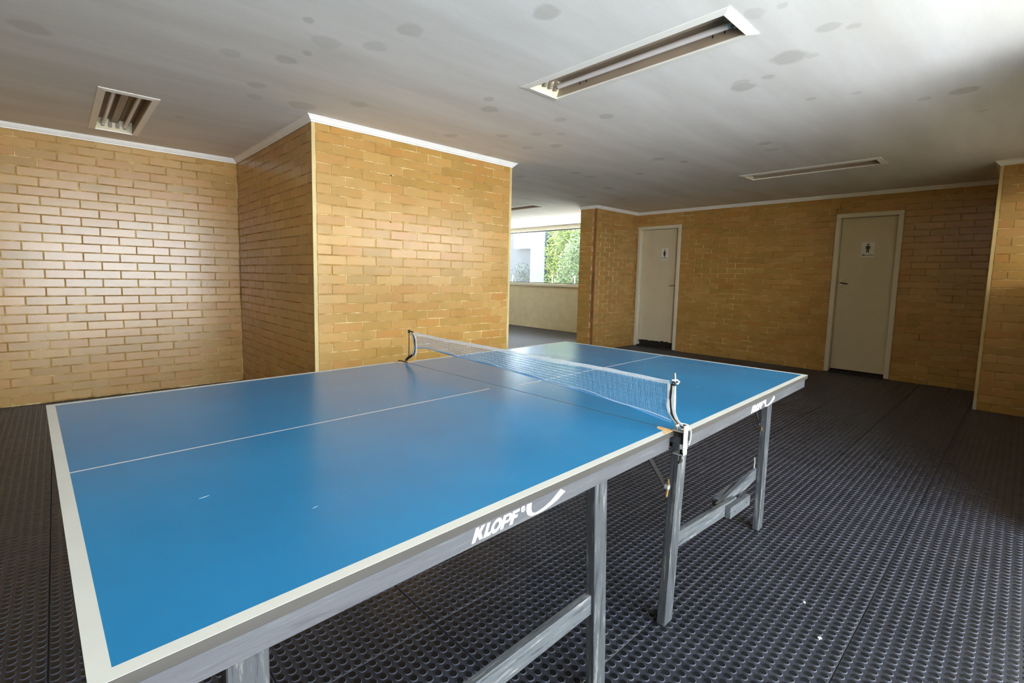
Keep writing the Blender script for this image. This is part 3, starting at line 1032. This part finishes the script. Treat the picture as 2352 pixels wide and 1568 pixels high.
# the maker's name, polygons in (x, z)
LET = {
    'K': [[(-.8127, .7070), (-.8020, .7345), (-.7940, .7345), (-.7968, .7245), (-.7872, .7345), (-.7778, .7345), (-.7888, .7225), (-.7842, .7082), (-.7932, .7082), (-.7966, .7175), (-.7992, .7155), (-.8045, .7070)]],
    'L': [[(-.7826, .7075), (-.7722, .7340), (-.7640, .7340), (-.7724, .7142), (-.7618, .7142), (-.7640, .7075)]],
    'P': [[(-.7366, .7075), (-.7262, .7340), (-.7085, .7340), (-.7025, .7295), (-.7050, .7215), (-.7120, .7165), (-.7242, .7165), (-.7278, .7075)]],
    'F': [[(-.7100, .7075), (-.6996, .7340), (-.6795, .7340), (-.6815, .7285), (-.6930, .7285), (-.6950, .7235), (-.6852, .7235), (-.6872, .7180), (-.6970, .7180), (-.7012, .7075)]],
    'swoosh': [[(-.6576, .7350), (-.6423, .7345), (-.6440, .7206), (-.6400, .7118), (-.6319, .7078), (-.6225, .7075), (-.6000, .7105), (-.5760, .7180), (-.5428, .7350), (-.5263, .7245), (-.5560, .7125), (-.5834, .7062), (-.6050, .7035), (-.6223, .7030), (-.6428, .7045), (-.6545, .7110), (-.6592, .7220)]],
}


def logo(ap, dx, yface, dy_z=0.0):
    T = lambda u, v, w: (u + dx, yface - 0.0002 - w, v + dy_z)
    root_parts = []
    for k in ('K', 'L', 'O', 'P', 'F'):
        b = MB()
        if k == 'O':
            n = 28
            sl = 0.39
            ring = []
            for rx, rz in ((0.0142, 0.0138), (0.0068, 0.0072)):
                ring.append([(-0.7470 + rx * math.cos(2 * math.pi * i / n) + sl * rz * math.sin(2 * math.pi * i / n), 0.7207 + rz * math.sin(2 * math.pi * i / n)) for i in range(n)])
            for i in range(n):
                j = (i + 1) % n
                b.prism([ring[0][i], ring[0][j], ring[1][j], ring[1][i]], T, 0.0005)
        elif k == 'P':
            # stroke, bowl
            b.prism([(-.7366, .7075), (-.7262, .7340), (-.7180, .7340), (-.7284, .7075)], T, 0.0005)
            b.prism([(-.7195, .7340), (-.7090, .7340), (-.7040, .7318), (-.7115, .7290), (-.7212, .7292)], T, 0.0005)
            b.prism([(-.7040, .7318), (-.7030, .7275), (-.7065, .7205), (-.7120, .7215), (-.7098, .7262), (-.7115, .7290)], T, 0.0005)
            b.prism([(-.7065, .7205), (-.7120, .7165), (-.7255, .7165), (-.7235, .7213), (-.7120, .7215)], T, 0.0005)
        else:
            for pl in LET[k]:
                b.prism(pl, T, 0.0005)
        b.obj('letter_' + k.lower(), M_LOGO, ap)
    b = MB(); n = 20
    for i in range(n):
        a0, a1 = 2 * math.pi * i / n, 2 * math.pi * (i + 1) / n
        c, z = -0.6690, 0.7292
        b.prism([(c + .0064 * math.cos(a0), z + .0066 * math.sin(a0)), (c + .0064 * math.cos(a1), z + .0066 * math.sin(a1)), (c + .0050 * math.cos(a1), z + .0052 * math.sin(a1)), (c + .0050 * math.cos(a0), z + .0052 * math.sin(a0))], T, 0.0005)
    b.prism([(-.6716, .7260), (-.6706, .7260), (-.6706, .7326), (-.6716, .7326)], T, 0.0005)
    b.prism([(-.6706, .7326), (-.6676, .7326), (-.6666, .7310), (-.6676, .7294), (-.6706, .7294), (-.6706, .7302), (-.6682, .7302), (-.6676, .7310), (-.6682, .7318), (-.6706, .7318)], T, 0.0005)
    b.prism([(-.6690, .7294), (-.6680, .7294), (-.6662, .7260), (-.6674, .7260)], T, 0.0005)
    b.obj('registered_mark', M_LOGO, ap)
    b = MB()
    for pl in LET['swoosh']:
        b.prism(pl, T, 0.0005)
    b.obj('swoosh', M_LOGO, ap)


logo(ap1, 0.0, -0.7545)
logo(ap2, 1.418, OY - 0.7545, -0.003)


# legs: (x bottom, x top, y front, mirrored)
def leg(xb, xt, yf, s):
    y0, y1 = sorted((yf, yf + s * 0.030))
    w = 0.058
    P = [(xb, y0, 0.0), (xb + w, y0, 0.0), (xb + w, y1, 0.0), (xb, y1, 0.0), (xt, y0, 0.742), (xt + w, y0, 0.742), (xt + w, y1, 0.742), (xt, y1, 0.742)]
    return MB().hexa(P).obj('leg', M_LEG, table, bevel=0.002)


for xb, xt in ((-0.290, -0.330), (-1.225, -1.222)):
    leg(xb, xt, -0.703, 1); leg(xb, xt, 0.703, -1)
for xb, xt in ((0.146, 0.196), (1.107, 1.116)):
    leg(xb, xt, -0.697, 1); leg(xb, xt, 0.640, -1)


def bar(name, pts, t0, t1, h, m, y0, y1):
    """plank in a vertical plane: pts [(x,z)...] centre line, height h"""
    b = MB()
    for (xa, za), (xb, zb) in zip(pts, pts[1:]):
        b.hexa([(xa, y0, za - h / 2), (xb, y0, zb - h / 2), (xb, y1, zb - h / 2), (xa, y1, za - h / 2),
                (xa, y0, za + h / 2), (xb, y0, zb + h / 2), (xb, y1, zb + h / 2), (xa, y1, za + h / 2)])
    return b.obj(name, m, table, bevel=0.0015)


bar('stretcher', [(-1.17, 0.302), (-0.302, 0.302)], 0, 0, 0.058, M_STRETCH, -0.692, -0.670)
bar('stretcher', [(-1.17, 0.302), (-0.302, 0.302)], 0, 0, 0.058, M_STRETCH, 0.670, 0.692)
bar('stretcher', [(0.175, 0.302), (1.112, 0.302)], 0, 0, 0.058, M_STRETCH, 0.608, 0.630)
# the near one on the far half has snapped and is splinted
bar('stretcher', [(0.215, 0.288), (0.80, 0.240)], 0, 0, 0.056, M_STRETCH, -0.689, -0.668)['label'] = 'left piece of the snapped stretcher'
bar('stretcher', [(0.66, 0.242), (1.112, 0.281)], 0, 0, 0.056, M_STRETCH, -0.6675, -0.6480)['label'] = 'right piece of the snapped stretcher'
bar('splint', [(0.672, 0.243), (0.905, 0.230)], 0, 0, 0.049, M_STRETCH, -0.712, -0.6895)
bar('splint', [(0.70, 0.258), (0.93, 0.264)], 0, 0, 0.034, M_STRETCH, -0.6470, -0.6220)
for x, z in ((0.72, 0.238), (0.86, 0.232)):
    b = MB(); b.tube([(x, -0.7132, z), (x, -0.711, z)], 0.003, 8); b.obj('nail', M_DKSTEEL, table)
# cross rails joining each leg pair under the top
for xx in (-0.320, -1.215): bar('cross_rail', [(xx, 0.66), (xx + 0.045, 0.66)], 0, 0, 0.06, M_LEG, -0.673, 0.673)
for xx in (0.205, 1.12): bar('cross_rail', [(xx, 0.66), (xx + 0.045, 0.66)], 0, 0, 0.06, M_LEG, -0.667, 0.610)


def brace(x0, z0, x1, z1, y):
    d = Vector((x1 - x0, 0, z1 - z0)).normalized(); n = Vector((-d.z, 0, d.x)) * 0.008
    P = []
    for yy in (y, y + 0.004):
        P.append([Vector((x0, yy, z0)) - n, Vector((x1, yy, z1)) - n, Vector((x1, yy, z1)) + n, Vector((x0, yy, z0)) + n])
    b = MB().hexa(P[0] + P[1]).obj('brace', M_DKSTEEL, table)
    w = MB(); w.tube([(x1, y - 0.012, z1), (x1, y + 0.002, z1)], 0.0105, 14)
    wb_ = w.obj('wing_bolt', M_NICKEL, b, smooth=True)
    w = MB()
    w.hexa([(x1 - 0.004, y - 0.013, z1 + 0.006), (x1 + 0.004, y - 0.013, z1 + 0.006), (x1 + 0.004, y - 0.008, z1 + 0.006), (x1 - 0.004, y - 0.008, z1 + 0.006),
            (x1 - 0.016, y - 0.016, z1 + 0.034), (x1 - 0.010, y - 0.016, z1 + 0.034), (x1 - 0.010, y - 0.012, z1 + 0.034), (x1 - 0.016, y - 0.012, z1 + 0.034)])
    w.hexa([(x1 - 0.010, y - 0.013, z1 - 0.008), (x1 - 0.002, y - 0.013, z1 - 0.008), (x1 - 0.002, y - 0.008, z1 - 0.008), (x1 - 0.010, y - 0.008, z1 - 0.008),
            (x1 - 0.024, y - 0.016, z1 - 0.026), (x1 - 0.014, y - 0.016, z1 - 0.028), (x1 - 0.014, y - 0.012, z1 - 0.028), (x1 - 0.024, y - 0.012, z1 - 0.026)])
    w.obj('wing', M_BRASS, b)


brace(-0.02, 0.70, 0.165, 0.500, -0.664)
brace(0.97, 0.70, 1.125, 0.53, -0.664)
b = MB(); b.tube([(1.095, -0.66, 0.312), (1.092, -0.662, 0.345), (1.086, -0.662, 0.368)], 0.0035, 8)
b.obj('hook', M_NICKEL, table)
for x, z in ((-0.028, 0.722), (-0.030, 0.712)):
    b = MB(); b.tube([(x, -0.7556, z), (x, -0.7544, z)], 0.0028, 8); b.obj('screw', M_STEEL, table)

# ------------------------------------------------------------------ net (own thing, clamped to the table)
net = empty('table_tennis_net', (0, 0, TH), TA)
tag(net, 'sagging blue-grey table tennis net with black and white end tapes clamped across the table', 'net')
NZ = -TH     # children are in table coordinates minus the table height


def interp(tab, y):
    for (a, va), (b, vb) in zip(tab, tab[1:]):
        if (a <= y <= b) or (b <= y <= a):
            return va + (vb - va) * (y - a) / (b - a)
    return tab[0][1] if abs(y - tab[0][0]) < abs(y - tab[-1][0]) else tab[-1][1]


TOPZ = [(0.64, .926), (0.39, .9195), (0.14, .920), (-0.23, .9155), (-0.52, .9155), (-0.748, .9095)]
BOTZ = [(0.62, .845), (0.536, .857), (0.336, .847), (0.035, .840), (-0.213, .826), (-0.423, .815), (-0.602, .803), (-0.708, .787), (-0.752, .782)]
YA, YB = 0.612, -0.738
nb = MB()
rr = random.Random(11)
cords = [0.06, 0.17, 0.29, 0.41, 0.53, 0.65, 0.77, 0.89]
NS = 46
y = YA
ph = 0.0
while y > YB:
    jit = [rr.gauss(0, 0.0009) for _ in range(10)]
    top, bot = interp(TOPZ, y) - 0.010, interp(BOTZ, y)
    pts = [(0.0012 * math.sin(ph + 5 * t / 9) + rr.gauss(0, 0.0004), y + jit[t], bot + (top - bot) * t / 9 + NZ) for t in range(10)]
    nb.tube(pts, 0.00024, 3, False)
    y -= 0.0023; ph += 0.7
nb.obj('netting', M_NET, net, fix=False)['kind'] = 'stuff'
for c in cords:
    cbm = MB(); pts = []
    for i in range(NS + 1):
        y = YA + (YB - YA) * i / NS
        top, bot = interp(TOPZ, y) - 0.010, interp(BOTZ, y)
        pts.append((0.0006 * math.sin(i * 0.9 + c * 30), y, bot + (top - bot) * c + 0.0008 * math.sin(i * 0.55 + c * 9) + NZ))
    cbm.tube(pts, 0.00085, 5)
    cbm.obj('net_cord', M_NETCORD, net, smooth=True)
y = YA + 0.02
bn = MB()
while y > YB - 0.004:
    zt = interp(TOPZ, y)
    bn.tube([(0.001 * math.sin(y * 900), y, zt - 0.0125 + rr.uniform(-.001, .001) + NZ), (rr.gauss(0, .0008), y + rr.gauss(0, .001), zt + NZ)], 0.00042, 3, False)
    y -= 0.0022
bn.obj('top_band', M_BANDW, net, fix=False)['kind'] = 'stuff'
# top band: loose double row of white threads
for k in range(5):
    tbm = MB(); pts = []
    for i in range(NS * 2 + 1):
        y = YA + 0.02 + (YB - YA - 0.02) * i / (NS * 2)
        pts.append((0.001 * math.sin(i * 1.3 + k * 2), y, interp(TOPZ, y) - 0.0022 * k + 0.0006 * math.sin(i * 0.9 + k * 1.7) + NZ))
    tbm.tube(pts, 0.0007, 5)
    tbm.obj('top_thread', M_BANDW, net, smooth=True)
for k, (dz, dx, m_) in enumerate(((0.0, 0.0, M_HEM), (0.0045, 0.0015, M_HEM), (0.009, -0.001, M_BANDW))):
    hb = MB(); pts = []
    for i in range(NS * 2 + 1):
        y = YA + (YB - 0.012 - YA) * i / (NS * 2)
        pts.append((dx, y, interp(BOTZ, y) + dz * (0.55 + 0.45 * math.sin(i * 0.35 + k)) + NZ))
    hb.tube(pts, 0.0016 if k < 2 else 0.001, 6)
    hb.obj('hem_cord', m_, net, smooth=True)


def ribbon(name, path, width, parent, x0=0.0):
    """striped tape: path of (y_left, z); three strips across +-y"""
    root = None
    for k, m_ in enumerate((M_TAPEW, M_TAPEB, M_TAPEW)):
        a, b_ = ((0, .36), (.36, .62), (.62, 1.0))[k]
        bb = MB()
        for (p, q) in zip(path, path[1:]):
            (ya, za), (yb, zb) = p, q
            f = lambda yy, t: yy - width * t
            th = 0.0012; xa = x0 + 0.003 * math.sin(za * 90 + k); xb = x0 + 0.003 * math.sin(zb * 90 + k)
            bb.hexa([(xa - th, f(ya, a), za + NZ), (xa - th, f(ya, b_), za + NZ), (xa + th, f(ya, b_), za + NZ), (xa + th, f(ya, a), za + NZ),
                     (xb - th, f(yb, a), zb + NZ), (xb - th, f(yb, b_), zb + NZ), (xb + th, f(yb, b_), zb + NZ), (xb + th, f(yb, a), zb + NZ)])
        o = bb.obj('tape_stripe' if k else name, m_, parent if root is None else root)
        if root is None: root = o
    root['label'] = 'black and white striped end tape'
    return root


ribbon('end_tape', [(-0.734, .902), (-0.736, .88), (-0.734, .855), (-0.735, .832), (-0.742, .812), (-0.751, .797), (-0.764, .783), (-0.778, .772)], 0.024, net, -0.004)
ribbon('end_tape', [(0.668, .922), (0.655, .905), (0.641, .888), (0.636, .872), (0.638, .85), (0.643, .828), (0.646, .808)], 0.028, net, -0.004)

post = MB(); post.tube([(0.004, -0.768, .762 + NZ), (0.003, -0.758, .80 + NZ), (0.0, -0.7555, .90 + NZ), (0.0, -0.752, .936 + NZ)], 0.0034, 8)
post = post.obj('post', M_STEEL, net, smooth=True); post['label'] = 'bright steel post at the near side'
kb = MB(); kb.tube([(0, -0.7535, .898 + NZ), (0, -0.7545, .910 + NZ)], 0.0075, 10); kb.obj('knot', M_TAPEB, post, smooth=True)
kb = MB(); kb.tube([(-0.006, -0.748, .914 + NZ), (0.002, -0.760, .916 + NZ), (0.006, -0.766, .911 + NZ), (0.002, -0.764, .905 + NZ), (-0.006, -0.752, .906 + NZ)], 0.0025, 6); kb.obj('tied_cord', M_TAPEW, post, smooth=True)
pl = MB().box(-0.015, 0.015, -0.800, -0.797, .708 + NZ, .784 + NZ).box(-0.012, 0.012, -0.797, -0.758, .7609 + NZ, .764 + NZ).box(-0.012, 0.012, -0.800, -0.765, .690 + NZ, .693 + NZ).box(-0.012, 0.012, -0.800, -0.797, .69 + NZ, .708 + NZ)
pl = pl.obj('clamp', M_NICKEL, net, bevel=0.0008); pl['label'] = 'bright steel clamp at the near side'
b = MB(); b.tube([(0.0, -0.786, .672 + NZ), (0.0, -0.786, .705 + NZ)], 0.004, 8); b.box(-0.012, 0.012, -0.788, -0.784, .664 + NZ, .672 + NZ)
b.obj('thumb_screw', M_DKSTEEL, pl)
b = MB(); b.tube([(0.0, -0.775, .786 + NZ), (0.010, -0.796, .784 + NZ), (0.018, -0.806, .765 + NZ), (0.018, -0.806, .74 + NZ), (0.012, -0.804, .722 + NZ)], 0.0018, 6)
b.obj('tied_cord', M_TAPEW, pl, smooth=True)
b = MB(); b.tube([(0.002, -0.770, .788 + NZ), (0.012, -0.790, .779 + NZ), (0.014, -0.803, .757 + NZ), (0.012, -0.803, .735 + NZ)], 0.0018, 6)
b.obj('tied_cord', M_TAPEB, pl, smooth=True)
b = MB(); b.tube([(-0.01, -0.771, .777 + NZ), (0.0, -0.779, .783 + NZ), (0.012, -0.784, .778 + NZ), (0.006, -0.774, .772 + NZ)], 0.004, 6)
b.obj('knot', M_TAPEW, pl, smooth=True)

post = MB(); post.tube([(0, 0.700, .776 + NZ), (0, 0.685, .80 + NZ), (0, 0.684, .932 + NZ)], 0.0024, 8)
post = post.obj('post', M_DKSTEEL, net, smooth=True); post['label'] = 'thin dark post at the far side'
kb = MB(); kb.tube([(0, 0.684, .918 + NZ), (0, 0.684, .934 + NZ)], 0.006, 8); kb.obj('knot', M_TAPEB, post, smooth=True)
kb = MB(); kb.tube([(0, 0.684, .926 + NZ), (0, 0.668, .928 + NZ), (0, 0.645, .926 + NZ)], 0.003, 6); kb.obj('tied_cord', M_TAPEB, post, smooth=True)
cl = MB()
cl.tube([(0, 0.646, .812 + NZ), (0, 0.665, .800 + NZ), (0, 0.690, .788 + NZ), (0, 0.712, .772 + NZ)], [0.005, 0.0065, 0.007, 0.006], 8)
cl = cl.obj('clamp', M_DKSTEEL, net, smooth=True); cl['label'] = 'dark clamp at the far side'
MB().box(-0.006, 0.006, 0.704, 0.775, .7609 + NZ, .764 + NZ).box(-0.010, 0.010, 0.771, 0.775, .69 + NZ, .7609 + NZ).box(-0.010, 0.010, 0.740, 0.771, .687 + NZ, .690 + NZ).obj('bracket', M_DKSTEEL, cl)

# ------------------------------------------------------------------ litter on the floor
for (x, y, r_, lb) in ((0.70, -0.98, 0.006, 'tiny crumpled white paper scrap on the floor right of the middle leg'), (0.53, -1.075, 0.009, 'small torn white paper scrap on the floor at lower right')):
    b = MB(); rr2 = random.Random(int(x * 100))
    top = [(x + r_ * rr2.uniform(.6, 1) * math.cos(a), y + r_ * rr2.uniform(.6, 1) * math.sin(a)) for a in [i * math.pi / 4 for i in range(8)]]
    b.prism(top, lambda u, v, w: (u, v, 0.0004 + w + 0.002 * math.sin(u * 900)), 0.0012)
    tag(b.obj('paper_scrap', M_TAPEW), lb, 'litter')

# ------------------------------------------------------------------ outside
gr = MB().box(-40, 40, -45, QO - 0.15, -0.2, -0.06).obj('ground', M_CONC); struct(gr, 'pale concrete courtyard outside', 'ground')
gr3 = MB().box(PW + 0.14, 10.2, 0, 16, -0.0601, -0.045).obj('ground', M_CONC); struct(gr3, 'pale ground strip added under the far window to bounce light inside', 'ground')  # added as a pale reflector brightening the window end of the room
gr2 = MB().box(PW + 0.14, 40, QR - 0.15, 45, -0.2, -0.06).obj('ground', M_BOUNCEGROUND); struct(gr2, 'garden ground outside the far window, made pale to bounce light inside', 'ground')  # unseen ground kept pale so it bounces light onto the ceiling

gs = MB().box(2.23, 10, -6.2, QR - 0.15, -0.06, -0.03).obj('ground', M_DARKGROUND); struct(gs, 'unseen dark ground added outside the side opening to cut bounce light', 'ground')  # added dark ground, soaks up light that would reach the ceiling
cw = MB().box(2.3, 10, -6.4, -6.2, -0.06, 1.9).obj('boundary_wall', M_EXTG)  # unseen screen added to hide sunlit ground from the side window
struct(cw, 'unseen grey wall added outside the side opening to block light', 'wall')
eb = MB().box(12.6, 12.9, 9.2, 16.0, -0.06, 4.2).obj('boundary_wall', M_EXTG)
tag(eb, 'grey concrete garden wall seen through the far window', 'wall')
ec = MB().box(11.2, 11.7, 10.05, 10.75, -0.06, 4.2).obj('concrete_column', M_EXTW, bevel=0.01)
tag(ec, 'pale blue-white column in the garden beside the leafy tree', 'column')
wbx = empty('white_patch_box', (12.6, 12.35, 2.75)); tag(wbx, 'white box added for the bright patch high on the grey garden wall', 'box')  # made-up box that supplies the bright white patch past the glass
MB().box(-0.28, 0, -0.45, 0.45, -0.4, 0.4).obj('body', M_EXTWHITE, wbx, bevel=0.01)
MB().box(-0.285, -0.28, -0.38, 0.38, -0.33, 0.33).obj('cover', M_EXTWHITE, wbx)


def leaf_cloud(b, centre, radii, n, ln, wd, rng, droop=0.3, zmin=-0.05):
    for _ in range(n):
        while True:
            p = Vector((rng.uniform(-1, 1), rng.uniform(-1, 1), rng.uniform(-1, 1)))
            if 0.25 < p.length < 1: break
        c = Vector(centre) + Vector((p.x * radii[0], p.y * radii[1], p.z * radii[2]))
        if c.z < zmin: continue
        d = Vector((rng.gauss(0, 1), rng.gauss(0, 1), rng.gauss(-droop, 0.7))).normalized()
        s = d.cross(Vector((rng.gauss(0, 1), rng.gauss(0, 1), rng.gauss(0, 1)))).normalized()
        l = ln * rng.uniform(.6, 1.3); w = wd * rng.uniform(.7, 1.2)
        nn = d.cross(s) * (l * 0.08)
        n0 = len(b.v)
        b.v += [tuple(c), tuple(c + d * l * .45 + s * w), tuple(c + d * l - nn), tuple(c + d * l * .45 - s * w)]
        b.f.append((n0, n0 + 1, n0 + 2, n0 + 3)); b.mi.append(0)


def tree(loc, label, lobes, m_leaf, ln, wd, trunk_r, hgt, seed, cat='tree', name='garden_tree', branches=6, zmin=-1):
    rng = random.Random(seed)
    root = empty(name, loc); tag(root, label, cat)
    t = MB()
    t.tube([(0, 0, 0), (0.05, 0.03, hgt * .35), (-0.03, 0.08, hgt * .7), (0.02, 0.05, hgt)], [trunk_r, trunk_r * .8, trunk_r * .6, trunk_r * .35], 8)
    tr = t.obj('trunk', M_BARK, root, smooth=True)
    for k in range(branches):
        z = hgt * rng.uniform(.2, .8); a = rng.uniform(0, 6.28); L = rng.uniform(.5, 1.1) * max(.4, hgt * .4)
        bb = MB(); bb.tube([(0, 0.04, z), (math.cos(a) * L * .5, math.sin(a) * L * .5, z + L * .45), (math.cos(a) * L, math.sin(a) * L, z + L * .8)], [trunk_r * .4, trunk_r * .25, trunk_r * .12], 6)
        bb.obj('branch', M_BARK, tr, smooth=True)
    f = MB()
    for c, rad, n in lobes:
        leaf_cloud(f, c, rad, n, ln, wd, rng, zmin=zmin)
    f.obj('foliage', m_leaf, root, fix=False)['kind'] = 'stuff'
    return root


tree((11.6, 9.1, -0.06), 'yellow-green narrow-leaved tree right behind the column', [((0, 0.1, 2.2), (0.8, 1.0, 1.3), 5200), ((0.3, -0.4, 3.2), (0.9, 1.1, .9), 2600), ((-0.1, 0.3, 1.3), (0.7, 0.8, .8), 1800)], M_LEAF1, 0.17, 0.016, 0.06, 3.4, 5, branches=12)
tree((9.35, 6.95, -0.06), 'grey-green small-leaved bush at the right of the window view', [((0, 0, 1.42), (0.68, 0.7, 1.05), 5200), ((0.1, 0.35, 1.0), (0.6, 0.6, .6), 2200), ((0.2, -0.35, 2.3), (0.7, .8, .7), 2600)], M_LEAF2, 0.066, 0.019, 0.035, 2.2, 8, name='garden_bush', cat='bush', branches=10)
tree((12.0, 11.85, -0.06), 'dusty grey shrub in front of the grey garden wall', [((0, 0, 1.1), (0.36, 0.8, .75), 2400)], M_LEAF3, 0.07, 0.015, 0.025, 1.4, 9, name='garden_shrub', cat='shrub', branches=4)
tree((15.5, 8.2, -0.06), 'tall pale green tree farthest back in the garden', [((0, 0, 3.0), (1.6, 2.4, 2.4), 6000)], M_LEAF1, 0.2, 0.03, 0.12, 4.6, 12, branches=10)

rail = empty('garden_railing', (8.25, 7.3, -0.06)); tag(rail, 'thin pale post railing outside the far window', 'railing')
for k in range(6):
    b = MB(); b.tube([(0, -1.75 + k * 0.75, 0), (0, -1.75 + k * 0.75, 1.33)], 0.011, 8)
    b.obj('post', M_EXTWHITE, rail, smooth=True)
for zz in (0.5, 1.08):
    b = MB(); b.tube([(0, -1.9, zz), (0, 2.2, zz)], 0.009, 6)
    b.obj('rail', M_EXTWHITE, rail, smooth=True)
